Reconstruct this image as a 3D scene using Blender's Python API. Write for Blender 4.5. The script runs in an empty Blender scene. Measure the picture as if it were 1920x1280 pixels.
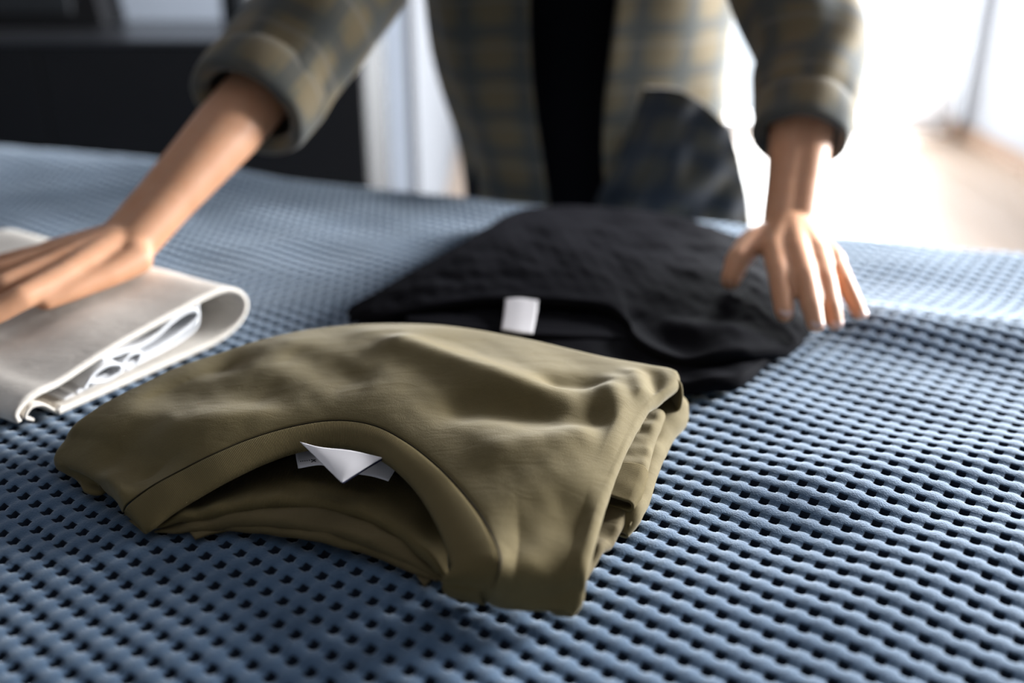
import bpy, bmesh, math, random
import numpy as np
from mathutils import Vector, Matrix

# ------------------------------------------------------------------ camera, world, lights, exposure
BZ = 0.58                       # height of the bed top above the floor
CAMH = 0.36                     # camera above the bed top
PITCH = math.radians(23.7)
FPX = 1867.0                    # focal length in pixels of the 1920x1280 frame
scene = bpy.context.scene
COL = scene.collection

cam_data = bpy.data.cameras.new('camera')
cam = bpy.data.objects.new('camera', cam_data)
COL.objects.link(cam)
cam.location = (0, 0, BZ + CAMH)
cam.rotation_euler = (math.pi / 2 - PITCH, 0, 0)
cam_data.sensor_width = 36.0
cam_data.lens = FPX / 1920 * 36.0
cam_data.clip_start = 0.02
cam_data.dof.use_dof = True
cam_data.dof.focus_distance = 0.655
cam_data.dof.aperture_fstop = 2.1
scene.camera = cam

world = bpy.data.worlds.new('world')
scene.world = world
world.use_nodes = True
bg = world.node_tree.nodes['Background']
bg.inputs[0].default_value = (0.82, 0.91, 1.0, 1)
bg.inputs[1].default_value = 1.2

scene.view_settings.view_transform = 'Standard'
scene.view_settings.look = 'None'
scene.view_settings.exposure = 0.60
scene.view_settings.gamma = 1.0
scene.view_settings.use_curve_mapping = False
scene.cycles.max_bounces = 8
scene.cycles.diffuse_bounces = 2
scene.cycles.sample_clamp_indirect = 6.0

def area(name, loc, rot, sx, sy, power, col):
    l = bpy.data.lights.new(name, 'AREA')
    l.shape = 'RECTANGLE'; l.size = sx; l.size_y = sy; l.energy = power; l.color = col
    o = bpy.data.objects.new(name, l); COL.objects.link(o)
    o.location = loc; o.rotation_euler = rot
    return o
# daylight entering through the two windows of the room (lights lie just outside the panes)
area('balcony_daylight', (1.225, 4.66, 1.10), (-math.pi / 2, 0, 0), 1.5, 2.3, 250, (0.93, 0.97, 1.0))
area('side_window_daylight', (2.13, 1.93, 1.12), (0, math.pi / 2, 0), 0.85, 1.3, 340, (0.95, 0.97, 1.0))

# ------------------------------------------------------------------ helpers
def ray(px, py):
    u = (px - 960) / FPX; v = -(py - 640) / FPX
    return (u, math.cos(PITCH) + v * math.sin(PITCH), -math.sin(PITCH) + v * math.cos(PITCH))
def at(px, py, h=0.0):          # point at height h above the bed top
    d = ray(px, py); t = (h - CAMH) / d[2]
    return np.array((d[0] * t, d[1] * t, BZ + h))
def atY(px, py, Y):             # point at depth Y
    d = ray(px, py); t = Y / d[1]
    return np.array((d[0] * t, Y, BZ + CAMH + d[2] * t))
def project(x, y, z):
    z = z - BZ - CAMH
    dep = y * math.cos(PITCH) - z * math.sin(PITCH); up = y * math.sin(PITCH) + z * math.cos(PITCH)
    return 960 + FPX * x / dep, 640 - FPX * up / dep

def tag(o, label=None, cat=None, group=None, kind=None):
    if label: o['label'] = label
    if cat: o['category'] = cat
    if group: o['group'] = group
    if kind: o['kind'] = kind
    return o
def empty(name, loc=(0, 0, 0)):
    o = bpy.data.objects.new(name, None); COL.objects.link(o); o.location = loc
    o.empty_display_size = 0.05
    return o
def link(name, me, mat, parent=None, smooth=True):
    if mat is not None and len(me.materials) == 0: me.materials.append(mat)
    o = bpy.data.objects.new(name, me); COL.objects.link(o)
    if smooth: me.polygons.foreach_set('use_smooth', [True] * len(me.polygons))
    if parent is not None:
        o.parent = parent
        o.matrix_parent_inverse = parent_world(parent).inverted()
    return o
def parent_world(p):
    m = Matrix.LocRotScale(p.location, p.rotation_euler, p.scale)
    if p.parent: m = parent_world(p.parent) @ p.matrix_parent_inverse @ m
    return m

def cr(ctrl, n):
    """Catmull-Rom resampling of control rows along axis 0 to n rows"""
    c = np.asarray(ctrl, float); k = len(c)
    if k == 2:
        t = np.linspace(0, 1, n).reshape((n,) + (1,) * (c.ndim - 1)); return c[0] * (1 - t) + c[1] * t
    p = np.concatenate([[2 * c[0] - c[1]], c, [2 * c[-1] - c[-2]]])
    t = np.linspace(0, k - 1, n); i = np.minimum(t.astype(int), k - 2); f = (t - i).reshape((n,) + (1,) * (c.ndim - 1))
    p0, p1, p2, p3 = p[i], p[i + 1], p[i + 2], p[i + 3]
    return 0.5 * (2 * p1 + (p2 - p0) * f + (2 * p0 - 5 * p1 + 4 * p2 - p3) * f ** 2 + (3 * p1 - p0 - 3 * p2 + p3) * f ** 3)
def cr2(ctrl, n, m):
    g = cr(ctrl, n)
    return np.swapaxes(cr(np.swapaxes(g, 0, 1), m), 0, 1)

def waves(x, y, scale, seed, k=7):
    r = random.Random(seed); out = np.zeros_like(np.asarray(x, float))
    for i in range(k):
        a = r.uniform(0, math.pi * 2); f = 2 * math.pi / scale * r.uniform(0.6, 1.7)
        out = out + np.sin((x * math.cos(a) + y * math.sin(a)) * f + r.uniform(0, 6.28)) / k ** 0.5
    return out

def sheet(name, G, mat, parent=None, thick=0.0, close_v=False, close_u=False, flip=False):
    """mesh from a grid of points G[n,m,3], with UV in metres; thick adds a solidify"""
    n, m = G.shape[:2]
    idx = np.arange(n * m).reshape(n, m)
    i2 = np.concatenate([idx, idx[:1]]) if close_u else idx
    i2 = np.concatenate([i2, i2[:, :1]], 1) if close_v else i2
    q = np.stack([i2[:-1, :-1], i2[1:, :-1], i2[1:, 1:], i2[:-1, 1:]], -1).reshape(-1, 4)
    if flip: q = q[:, ::-1]
    me = bpy.data.meshes.new(name)
    me.from_pydata(G.reshape(-1, 3).tolist(), [], q.tolist())
    du = np.linalg.norm(np.diff(G, axis=0), axis=2).mean(1); dv = np.linalg.norm(np.diff(G, axis=1), axis=2)
    U = np.concatenate([[0], np.cumsum(du)])[:, None].repeat(m, 1)
    Vv = np.concatenate([np.zeros((n, 1)), np.cumsum(dv, axis=1)], 1)
    uv = np.stack([U, Vv], -1)
    if close_u: uv = np.concatenate([uv, uv[-1:] + [du.mean(), 0]])
    if close_v: uv = np.concatenate([uv, uv[:, -1:] + [0, dv.mean()]], 1)
    fu = np.stack([uv[:-1, :-1], uv[1:, :-1], uv[1:, 1:], uv[:-1, 1:]], 2).reshape(-1, 4, 2)
    if flip: fu = fu[:, ::-1]
    l = me.uv_layers.new(name='uv'); l.data.foreach_set('uv', fu.reshape(-1).astype(np.float32))
    o = link(name, me, mat, parent)
    if thick:
        s = o.modifiers.new('thickness', 'SOLIDIFY'); s.thickness = thick; s.offset = 0
    return o

def box(bm, x0, x1, y0, y1, z0, z1, bevel=0.0):
    m = Matrix.Translation(((x0 + x1) / 2, (y0 + y1) / 2, (z0 + z1) / 2)) @ Matrix.Diagonal((x1 - x0, y1 - y0, z1 - z0, 1))
    r = bmesh.ops.create_cube(bm, size=1, matrix=m)
    if bevel:
        es = list({e for v in r['verts'] for e in v.link_edges})
        bmesh.ops.bevel(bm, geom=es, offset=bevel, segments=2, profile=0.5, affect='EDGES')
def boxobj(name, dims, mat, parent=None, bevel=0.0):
    bm = bmesh.new(); box(bm, *dims, bevel=bevel)
    me = bpy.data.meshes.new(name); bm.to_mesh(me); bm.free()
    return link(name, me, mat, parent, smooth=False)
def boxes(name, lst, mat, parent=None):
    bm = bmesh.new()
    for d in lst: box(bm, *d)
    me = bpy.data.meshes.new(name); bm.to_mesh(me); bm.free()
    return link(name, me, mat, parent, smooth=False)

# ------------------------------------------------------------------ materials
def mat_new(name):
    m = bpy.data.materials.new(name); m.use_nodes = True
    nt = m.node_tree; b = nt.nodes['Principled BSDF']
    return m, nt, b
def N(nt, typ, **kw):
    n = nt.nodes.new(typ)
    for k, v in kw.items():
        if k in n.inputs: n.inputs[k].default_value = v
        else: setattr(n, k, v)
    return n
def L(nt, a, b): nt.links.new(a, b)

def plain(name, col, rough=0.6, spec=0.3, metal=0.0, noise=0.06, nscale=30.0):
    m, nt, b = mat_new(name)
    tc = N(nt, 'ShaderNodeTexCoord'); no = N(nt, 'ShaderNodeTexNoise', Scale=nscale, Detail=4.0)
    L(nt, tc.outputs['Object'], no.inputs['Vector'])
    mx = N(nt, 'ShaderNodeMixRGB', blend_type='MIX')
    mx.inputs[1].default_value = tuple(c * (1 - noise) for c in col) + (1,)
    mx.inputs[2].default_value = tuple(min(1, c * (1 + noise)) for c in col) + (1,)
    L(nt, no.outputs['Fac'], mx.inputs[0]); L(nt, mx.outputs[0], b.inputs['Base Color'])
    b.inputs['Roughness'].default_value = rough; b.inputs['Metallic'].default_value = metal
    b.inputs['Specular IOR Level'].default_value = spec
    return m

def cloth(name, col, sheen=0.25, sheen_tint=(1, 1, 1), weave=1400.0, bump=0.25, wrinkle=0.0, rib=0.0, var=0.10, spec=0.15, rough=0.85, rib_axis='X'):
    m, nt, b = mat_new(name)
    tc = N(nt, 'ShaderNodeTexCoord')
    no = N(nt, 'ShaderNodeTexNoise', Scale=weave, Detail=2.0); L(nt, tc.outputs['Object'], no.inputs['Vector'])
    n2 = N(nt, 'ShaderNodeTexNoise', Scale=60.0, Detail=5.0); L(nt, tc.outputs['Object'], n2.inputs['Vector'])
    add = N(nt, 'ShaderNodeMath', operation='ADD'); L(nt, no.outputs['Fac'], add.inputs[0]); L(nt, n2.outputs['Fac'], add.inputs[1])
    mr = N(nt, 'ShaderNodeMapRange'); mr.inputs['From Min'].default_value = 0.6; mr.inputs['From Max'].default_value = 1.4
    L(nt, add.outputs[0], mr.inputs['Value'])
    mx = N(nt, 'ShaderNodeMixRGB')
    mx.inputs[1].default_value = tuple(c * (1 - var) for c in col) + (1,)
    mx.inputs[2].default_value = tuple(min(1, c * (1 + var)) for c in col) + (1,)
    L(nt, mr.outputs[0], mx.inputs[0])
    L(nt, mx.outputs[0], b.inputs['Base Color'])
    bp = N(nt, 'ShaderNodeBump', Strength=bump, Distance=0.0006)
    L(nt, no.outputs['Fac'], bp.inputs['Height'])
    last = bp
    if wrinkle:
        mp = N(nt, 'ShaderNodeMapping'); L(nt, tc.outputs['Object'], mp.inputs['Vector'])
        mp.inputs['Rotation'].default_value = (0, 0, 0.6); mp.inputs['Scale'].default_value = (1, 2.4, 1)
        w = N(nt, 'ShaderNodeTexNoise', Scale=38.0, Detail=4.0, Distortion=1.2); L(nt, mp.outputs[0], w.inputs['Vector'])
        b2 = N(nt, 'ShaderNodeBump', Strength=wrinkle, Distance=0.006); L(nt, w.outputs['Fac'], b2.inputs['Height'])
        L(nt, last.outputs[0], b2.inputs['Normal']); last = b2
    if rib:
        wv = N(nt, 'ShaderNodeTexWave', wave_type='BANDS', bands_direction=rib_axis, Scale=rib); wv.inputs['Distortion'].default_value = 0.0
        L(nt, tc.outputs['UV'], wv.inputs['Vector'])
        b3 = N(nt, 'ShaderNodeBump', Strength=0.40, Distance=0.0007); L(nt, wv.outputs['Fac'], b3.inputs['Height'])
        L(nt, last.outputs[0], b3.inputs['Normal']); last = b3
    L(nt, last.outputs[0], b.inputs['Normal'])
    b.inputs['Roughness'].default_value = rough; b.inputs['Specular IOR Level'].default_value = spec
    b.inputs['Sheen Weight'].default_value = sheen; b.inputs['Sheen Roughness'].default_value = 0.5
    b.inputs['Sheen Tint'].default_value = tuple(sheen_tint) + (1,)
    return m

M = {}
M['olive'] = cloth('olive_jersey', (0.145, 0.110, 0.045), sheen=0.22, sheen_tint=(1.0, 0.95, 0.82), wrinkle=0.07)
M['olive_rib'] = cloth('olive_rib_knit', (0.135, 0.101, 0.041), sheen=0.12, sheen_tint=(0.95, 0.85, 0.6), rib=320.0, bump=0.15)
M['olive_in'] = cloth('olive_jersey_inside', (0.125, 0.094, 0.042), sheen=0.1, wrinkle=0.15)
M['black'] = cloth('black_jersey', (0.0044, 0.0043, 0.0055), sheen=0.010, sheen_tint=(0.75, 0.75, 0.95), wrinkle=0.08, spec=0.03)
M['white'] = cloth('cream_jersey', (0.86, 0.79, 0.70), sheen=0.1, wrinkle=0.12)
M['white_in'] = cloth('white_jersey_inside_lit', (0.88, 0.88, 0.89), sheen=0.1, wrinkle=0.12)  # inner sheets: window light on the folds put into a whiter colour
M['paper'] = plain('white_satin_label', (0.80, 0.77, 0.78), 0.5)
M['ink'] = plain('black_label_print', (0.01, 0.01, 0.015), 0.6)
M['navy_edge'] = plain('navy_thread', (0.012, 0.013, 0.045), 0.7)
M['thread'] = plain('dark_olive_thread', (0.035, 0.027, 0.012), 0.8)
M['return_wall'] = plain('dimmed_return_wall', (0.10, 0.105, 0.115), 0.9, 0.1)  # colour darkened to offset the strong door light on this side
M['grey_wall'] = plain('grey_painted_wall', (0.22, 0.225, 0.24), 0.9, 0.1)
M['wall'] = plain('painted_wall', (0.42, 0.47, 0.55), 0.9, 0.1)
M['white_wall'] = plain('white_painted_wall', (0.80, 0.81, 0.83), 0.9, 0.1)
M['ceiling'] = plain('grey_ceiling', (0.2, 0.2, 0.21), 0.9, 0.1)
M['slate_wall'] = plain('slate_painted_wall', (0.12, 0.125, 0.135), 0.9, 0.1)
M['black_wood'] = plain('black_stained_wood', (0.008, 0.008, 0.009), 0.65, 0.2)
M['frame_white'] = plain('white_window_frame', (0.8, 0.8, 0.8), 0.4, 0.4)
M['dark_metal'] = plain('dark_grey_metal', (0.02, 0.022, 0.025), 0.35, 0.4)
M['brown'] = plain('brown_wood', (0.16, 0.10, 0.065), 0.5, 0.3, noise=0.2)
M['grey_box'] = plain('dull_brown_card', (0.12, 0.09, 0.07), 0.8, 0.2)
M['mattress'] = plain('grey_mattress_ticking', (0.45, 0.45, 0.47), 0.9, 0.1)
M['trouser'] = cloth('dark_denim', (0.012, 0.014, 0.02), sheen=0.1)
M['hair'] = plain('dark_brown_hair', (0.03, 0.018, 0.012), 0.45, 0.4, noise=0.4, nscale=120)
M['eye'] = plain('eye_white', (0.7, 0.7, 0.7), 0.2, 0.5)

def make_skin():
    m, nt, b = mat_new('skin')
    tc = N(nt, 'ShaderNodeTexCoord'); no = N(nt, 'ShaderNodeTexNoise', Scale=45.0, Detail=4.0)
    L(nt, tc.outputs['Object'], no.inputs['Vector'])
    mx = N(nt, 'ShaderNodeMixRGB'); mx.inputs[1].default_value = (0.62, 0.29, 0.15, 1); mx.inputs[2].default_value = (0.70, 0.39, 0.24, 1)
    L(nt, no.outputs['Fac'], mx.inputs[0]); L(nt, mx.outputs[0], b.inputs['Base Color'])
    b.inputs['Roughness'].default_value = 0.5; b.inputs['Specular IOR Level'].default_value = 0.35
    b.inputs['Subsurface Weight'].default_value = 0.12; b.inputs['Subsurface Radius'].default_value = (0.6, 0.25, 0.12)
    b.inputs['Subsurface Scale'].default_value = 0.008
    return m
M['skin'] = make_skin()
M['nail'] = plain('fingernail', (0.70, 0.47, 0.40), 0.25, 0.5)

def make_plaid(name, base, warm, dark, pale):
    m, nt, b = mat_new(name)
    tc = N(nt, 'ShaderNodeTexCoord'); sp = N(nt, 'ShaderNodeSeparateXYZ'); L(nt, tc.outputs['UV'], sp.inputs[0])
    def stripes(sock, period, width, off):
        a = N(nt, 'ShaderNodeMath', operation='ADD'); L(nt, sock, a.inputs[0]); a.inputs[1].default_value = off
        d = N(nt, 'ShaderNodeMath', operation='PINGPONG'); L(nt, a.outputs[0], d.inputs[0]); d.inputs[1].default_value = period / 2
        r = N(nt, 'ShaderNodeMapRange', interpolation_type='SMOOTHSTEP'); L(nt, d.outputs[0], r.inputs['Value'])
        r.inputs['From Min'].default_value = width / 2; r.inputs['From Max'].default_value = width / 2 + 0.0015
        r.inputs['To Min'].default_value = 1; r.inputs['To Max'].default_value = 0
        return r.outputs[0]
    def mix(a, bcol, fac, k):
        f = N(nt, 'ShaderNodeMath', operation='MULTIPLY'); L(nt, fac, f.inputs[0]); f.inputs[1].default_value = k
        mx = N(nt, 'ShaderNodeMixRGB'); L(nt, f.outputs[0], mx.inputs[0])
        if isinstance(a, tuple): mx.inputs[1].default_value = a + (1,)
        else: L(nt, a, mx.inputs[1])
        mx.inputs[2].default_value = bcol + (1,)
        return mx.outputs[0]
    c = base
    c = mix(c, warm, stripes(sp.outputs[0], 0.062, 0.026, 0.0), 0.75)
    c = mix(c, warm, stripes(sp.outputs[1], 0.062, 0.024, 0.01), 0.55)
    c = mix(c, dark, stripes(sp.outputs[0], 0.062, 0.014, 0.031), 0.75)
    c = mix(c, dark, stripes(sp.outputs[1], 0.062, 0.015, 0.040), 0.70)
    c = mix(c, pale, stripes(sp.outputs[1], 0.062, 0.004, 0.0), 0.4)
    no = N(nt, 'ShaderNodeTexNoise', Scale=700.0, Detail=2.0); L(nt, tc.outputs['Object'], no.inputs['Vector'])
    bp = N(nt, 'ShaderNodeBump', Strength=0.3, Distance=0.0008); L(nt, no.outputs['Fac'], bp.inputs['Height'])
    L(nt, bp.outputs[0], b.inputs['Normal']); L(nt, c, b.inputs['Base Color'])
    b.inputs['Roughness'].default_value = 0.9; b.inputs['Specular IOR Level'].default_value = 0.1
    b.inputs['Sheen Weight'].default_value = 0.2
    return m
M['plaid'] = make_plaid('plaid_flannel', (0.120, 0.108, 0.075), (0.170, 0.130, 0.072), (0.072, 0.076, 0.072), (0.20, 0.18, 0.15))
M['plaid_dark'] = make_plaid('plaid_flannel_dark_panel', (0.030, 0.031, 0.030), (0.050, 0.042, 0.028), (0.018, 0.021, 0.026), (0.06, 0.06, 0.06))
M['lining'] = cloth('pale_flannel_inside', (0.42, 0.41, 0.40), sheen=0.2)

def make_spread(name, col, tint, sheen):
    m, nt, b = mat_new(name)
    tc = N(nt, 'ShaderNodeTexCoord')
    n1 = N(nt, 'ShaderNodeTexNoise', Scale=900.0, Detail=3.0); L(nt, tc.outputs['Object'], n1.inputs['Vector'])
    n2 = N(nt, 'ShaderNodeTexNoise', Scale=22.0, Detail=4.0); L(nt, tc.outputs['Object'], n2.inputs['Vector'])
    mx = N(nt, 'ShaderNodeMixRGB'); mx.inputs[1].default_value = tuple(c * 0.85 for c in col) + (1,); mx.inputs[2].default_value = tuple(c * 1.15 for c in col) + (1,)
    ad = N(nt, 'ShaderNodeMath', operation='ADD'); L(nt, n1.outputs['Fac'], ad.inputs[0]); L(nt, n2.outputs['Fac'], ad.inputs[1])
    mr = N(nt, 'ShaderNodeMapRange'); mr.inputs['From Min'].default_value = 0.6; mr.inputs['From Max'].default_value = 1.4; L(nt, ad.outputs[0], mr.inputs['Value'])
    L(nt, mr.outputs[0], mx.inputs[0]); L(nt, mx.outputs[0], b.inputs['Base Color'])
    bp = N(nt, 'ShaderNodeBump', Strength=0.5, Distance=0.0010); L(nt, n1.outputs['Fac'], bp.inputs['Height']); L(nt, bp.outputs[0], b.inputs['Normal'])
    b.inputs['Roughness'].default_value = 0.8; b.inputs['Specular IOR Level'].default_value = 0.15
    b.inputs['Sheen Weight'].default_value = sheen; b.inputs['Sheen Roughness'].default_value = 0.45
    b.inputs['Sheen Tint'].default_value = tint + (1,)
    return m
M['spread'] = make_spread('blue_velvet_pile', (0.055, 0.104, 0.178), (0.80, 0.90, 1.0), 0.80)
M['spread_shade'] = make_spread('navy_hole_shade', (0.012, 0.019, 0.034), (0.5, 0.6, 0.8), 0.0)  # hole floors: their shade is put into a darker navy

def make_glass():
    m, nt, b = mat_new('window_glass')
    out = nt.nodes['Material Output']; nt.nodes.remove(b)
    t = N(nt, 'ShaderNodeBsdfTransparent'); g = N(nt, 'ShaderNodeBsdfGlossy'); g.inputs['Roughness'].default_value = 0.02
    mx = N(nt, 'ShaderNodeMixShader'); mx.inputs[0].default_value = 0.05
    L(nt, t.outputs[0], mx.inputs[1]); L(nt, g.outputs[0], mx.inputs[2]); L(nt, mx.outputs[0], out.inputs[0])
    return m
M['glass'] = make_glass()
def make_sheer():
    m, nt, b = mat_new('sheer_white_curtain')
    out = nt.nodes['Material Output']; b.inputs['Base Color'].default_value = (0.80, 0.79, 0.79, 1); b.inputs['Roughness'].default_value = 0.9
    t = N(nt, 'ShaderNodeBsdfTranslucent'); t.inputs[0].default_value = (0.8, 0.79, 0.79, 1)
    mx = N(nt, 'ShaderNodeMixShader'); mx.inputs[0].default_value = 0.6
    L(nt, b.outputs[0], mx.inputs[1]); L(nt, t.outputs[0], mx.inputs[2]); L(nt, mx.outputs[0], out.inputs[0])
    return m
M['sheer'] = make_sheer()
def make_floor():
    m, nt, b = mat_new('oak_laminate')
    tc = N(nt, 'ShaderNodeTexCoord'); mp = N(nt, 'ShaderNodeMapping'); mp.inputs['Scale'].default_value = (2, 30, 1); L(nt, tc.outputs['Object'], mp.inputs['Vector'])
    no = N(nt, 'ShaderNodeTexNoise', Scale=2.0, Detail=6.0); L(nt, mp.outputs[0], no.inputs['Vector'])
    mx = N(nt, 'ShaderNodeMixRGB'); mx.inputs[1].default_value = (0.15, 0.105, 0.075, 1); mx.inputs[2].default_value = (0.25, 0.19, 0.145, 1)
    L(nt, no.outputs['Fac'], mx.inputs[0]); L(nt, mx.outputs[0], b.inputs['Base Color'])
    b.inputs['Roughness'].default_value = 0.42; b.inputs['Specular IOR Level'].default_value = 0.6
    return m
M['floor'] = make_floor()

# ------------------------------------------------------------------ the room
XL, XR, YB, YF, ZC = -2.6, 1.95, -1.7, 4.45, 2.6
YS, XS = 2.46, -0.235         # wall behind the sideboard, its end
st = lambda o: tag(o, kind='structure')
fl = empty('floor'); st(fl)
pw = 0.19; k = 0
boxobj('underlay', (XL - .1, XR + .1, YB - .1, YF + .16, -0.06, -0.0025), M['brown'], fl)
xw = XL
plank_mesh = None
while xw < XR:
    if plank_mesh is None:
        o = boxobj('plank', (0, pw - 0.003, 0, 6.2, -0.02, 0), M['floor'], fl, bevel=0.0012); plank_mesh = o.data
    else:
        o = bpy.data.objects.new('plank', plank_mesh); COL.objects.link(o); o.parent = fl
    o.location = (xw, YB, 0)
    xw += pw
st(boxobj('ceiling', (XL - .1, XR + .1, YB - .1, YF + .1, ZC, ZC + .1), M['ceiling']))
st(boxobj('wall_left', (XL - .1, XL, YB, YF, 0, ZC), M['slate_wall']))
st(boxobj('wall_front', (XL, XR, YB - .1, YB, 0, ZC), M['slate_wall']))
st(boxobj('wall_niche', (XL, XS - .02, YS, YF, 0, ZC), M['wall']))
st(boxobj('wall_return', (XS - .02, XS, YS, YF, 0, ZC), M['return_wall']))
# back wall with the balcony door opening
DX0, DX1, DZ = 0.55, 1.90, 2.2
st(boxes('wall_back', [(XS, DX0, YF, YF + .16, 0, ZC), (DX1, XR + .1, YF, YF + .16, 0, ZC), (DX0, DX1, YF, YF + .16, DZ, ZC)], M['white_wall']))
WY0, WY1, WZ0, WZ1 = 1.28, 2.58, 0.70, 1.54
st(boxes('wall_right', [(XR, XR + .16, YB, WY0, 0, ZC), (XR, XR + .16, WY1, YF, 0, ZC), (XR, XR + .16, WY0, WY1, 0, WZ0), (XR, XR + .16, WY0, WY1, WZ1, ZC)], M['grey_wall']))
d1 = empty('door_1', ((DX0 + DX1) / 2, YF + .08, 0)); st(d1)
boxes('door_frame', [(DX0, DX0 + .05, YF + .05, YF + .11, 0, DZ), (DX1 - .05, DX1, YF + .05, YF + .11, 0, DZ), (DX0, DX1, YF + .05, YF + .11, DZ - .05, DZ), (DX0, DX1, YF + .05, YF + .11, 0, .06)], M['frame_white'], d1)
boxobj('pane', (DX0 + .05, DX1 - .05, YF + .075, YF + .085, .06, DZ - .05), M['glass'], d1)
w1 = empty('window_1', (XR + .08, (WY0 + WY1) / 2, WZ0)); st(w1)
boxes('window_frame', [(XR + .05, XR + .11, WY0, WY0 + .05, WZ0, WZ1), (XR + .05, XR + .11, WY1 - .05, WY1, WZ0, WZ1), (XR + .05, XR + .11, WY0, WY1, WZ0, WZ0 + .05), (XR + .05, XR + .11, WY0, WY1, WZ1 - .05, WZ1), (XR + .05, XR + .11, 1.91, 1.95, WZ0, WZ1)], M['frame_white'], w1)
for y0, y1 in ((WY0 + .05, 1.91), (1.95, WY1 - .05)):
    boxobj('pane', (XR + .075, XR + .085, y0, y1, WZ0 + .05, WZ1 - .05), M['glass'], w1)
boxobj('window_sill', (XR - .12, XR + .05, WY0 - .05, WY1 + .05, WZ0 - .03, WZ0), M['frame_white'], w1)
st(boxobj('baseboard_right', (XR - .018, XR, YB, YF, 0, .075), M['brown']))
st(boxobj('baseboard_back', (DX1, XR - .018, YF - .018, YF, 0, .075), M['brown']))
# curtain beside the balcony door
tt = np.linspace(0, 1, 90)
cg = np.zeros((90, 12, 3))
for j, z in enumerate(np.linspace(0.03, 2.4, 12)):
    cg[:, j, 0] = DX1 - 0.19 + tt * 0.21; cg[:, j, 1] = YF - 0.09 + 0.028 * np.sin(tt * 40) * (0.6 + 0.4 * z / 2.4); cg[:, j, 2] = z
tag(sheet('curtain', cg, M['sheer'], None, 0.002), 'pale sheer curtain hanging beside the bright balcony door', 'curtain')

# black sideboard and what stands on it
SX0, SX1, SY0, SY1 = -2.2, -0.292, 2.0, 2.36
SH = BZ + 0.119
sb = empty('sideboard', ((SX0 + SX1) / 2, (SY0 + SY1) / 2, 0))
tag(sb, 'long low black sideboard against the blue-grey wall behind the bed', 'sideboard')
boxobj('body', (SX0, SX1, SY0 + .02, SY1, .06, SH - .010), M['black_wood'], sb)
boxobj('top', (SX0 - .004, SX1 + .002, SY0, SY1, SH - .008, SH), plain('black_satin_top', (0.03, 0.031, 0.035), 0.30, 0.6), sb, bevel=.003)
boxobj('plinth', (SX0 + .03, SX1 - .03, SY0 + .05, SY1 - .02, 0, .06), M['black_wood'], sb)
nd = 3; dw = (SX1 - SX0) / nd
for i in range(nd):
    d = boxobj('door', (SX0 + i * dw + .002, SX0 + (i + 1) * dw - .002, SY0 + .002, SY0 + .02, .062, SH - .011), M['black_wood'], sb, bevel=.002)
mon = empty('black_box', (-0.90, 2.27, SH))
tag(mon, 'large black box with a leaning side standing on the sideboard', 'box')
g = np.zeros((2, 4, 3))
for i, yy in enumerate((2.20, 2.335)):
    g[i] = [(-1.16, yy, SH + .004), (-0.865, yy, SH + .004), (-0.905, yy, SH + .30), (-1.16, yy, SH + .30)]
me = bpy.data.meshes.new('cabinet')
me.from_pydata(g.reshape(-1, 3).tolist(), [], [(0, 1, 2, 3), (7, 6, 5, 4), (0, 4, 5, 1), (1, 5, 6, 2), (2, 6, 7, 3), (3, 7, 4, 0)])
link('cabinet', me, M['black_wood'], mon, smooth=False)
boxobj('front_face', (-1.14, -0.925, 2.192, 2.2, SH + .03, SH + .28), M['dark_metal'], mon, bevel=.003)
boxobj('foot', (-1.15, -0.88, 2.21, 2.33, SH, SH + .004), M['dark_metal'], mon)
bx = empty('storage_box', (-1.21, 2.27, SH))
tag(bx, 'dull brown box at the far left end of the sideboard top', 'box')
boxobj('body', (-1.34, -1.175, 2.2, 2.335, SH, SH + .14), M['grey_box'], bx, bevel=.003)
boxobj('lid', (-1.344, -1.171, 2.196, 2.339, SH + .14, SH + .165), M['grey_box'], bx, bevel=.003)
jr = empty('candle_jar', (-0.60, 2.27, SH))
tag(jr, 'small dark jar on the sideboard beside the rolled sleeve', 'jar')
def lathe(name, prof, cx, cy, mat, parent, n=28):
    a = np.linspace(0, 2 * math.pi, n, endpoint=False)
    G = np.zeros((n, len(prof), 3))
    for j, (r, z) in enumerate(prof): G[:, j] = np.stack([cx + r * np.cos(a), cy + r * np.sin(a), np.full(n, z)], -1)
    return sheet(name, G, mat, parent, 0, close_u=True)
lathe('body', [(.001, SH), (.042, SH), (.045, SH + .006), (.045, SH + .10), (.04, SH + .108)], -0.585, 2.27, M['dark_metal'], jr)
lathe('lid', [(.046, SH + .108), (.046, SH + .125), (.040, SH + .13), (.001, SH + .132)], -0.585, 2.27, M['black_wood'], jr)

# ------------------------------------------------------------------ bed and bedspread
EX, EY, ES = 0.577, 1.115, -0.37          # far edge of the bed: y = EY + ES*(x-EX)
en = np.array((-ES, 1.0)) / math.hypot(ES, 1)   # outward normal of that edge
def edge_d(x, y): return (x - EX) * en[0] + (y - EY) * en[1]
def ridge(x, y, p, q, amp, w):
    p = np.array(p[:2]); q = np.array(q[:2]); d = q - p; l2 = (d ** 2).sum()
    t = np.clip(((x - p[0]) * d[0] + (y - p[1]) * d[1]) / l2, 0, 1)
    return amp * np.exp(-((x - p[0] - t * d[0]) ** 2 + (y - p[1] - t * d[1]) ** 2) / (2 * w * w))
def bump_bed(x, y):
    z = -0.0048 + 0.0010 * waves(x, y, 0.16, 5)
    z = z + ridge(x, y, at(1650, 600), at(1990, 640), 0.016, 0.032)
    z = z + ridge(x, y, at(1640, 520), at(2000, 540), -0.006, 0.04)
    z = z + ridge(x, y, at(-100, 300), at(420, 300), 0.012, 0.07)
    z = z + ridge(x, y, at(1560, 900), at(1900, 860), 0.007, 0.04)
    z = z + ridge(x, y, at(1600, 1150), at(1900, 1010), 0.005, 0.03)
    return z
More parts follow.
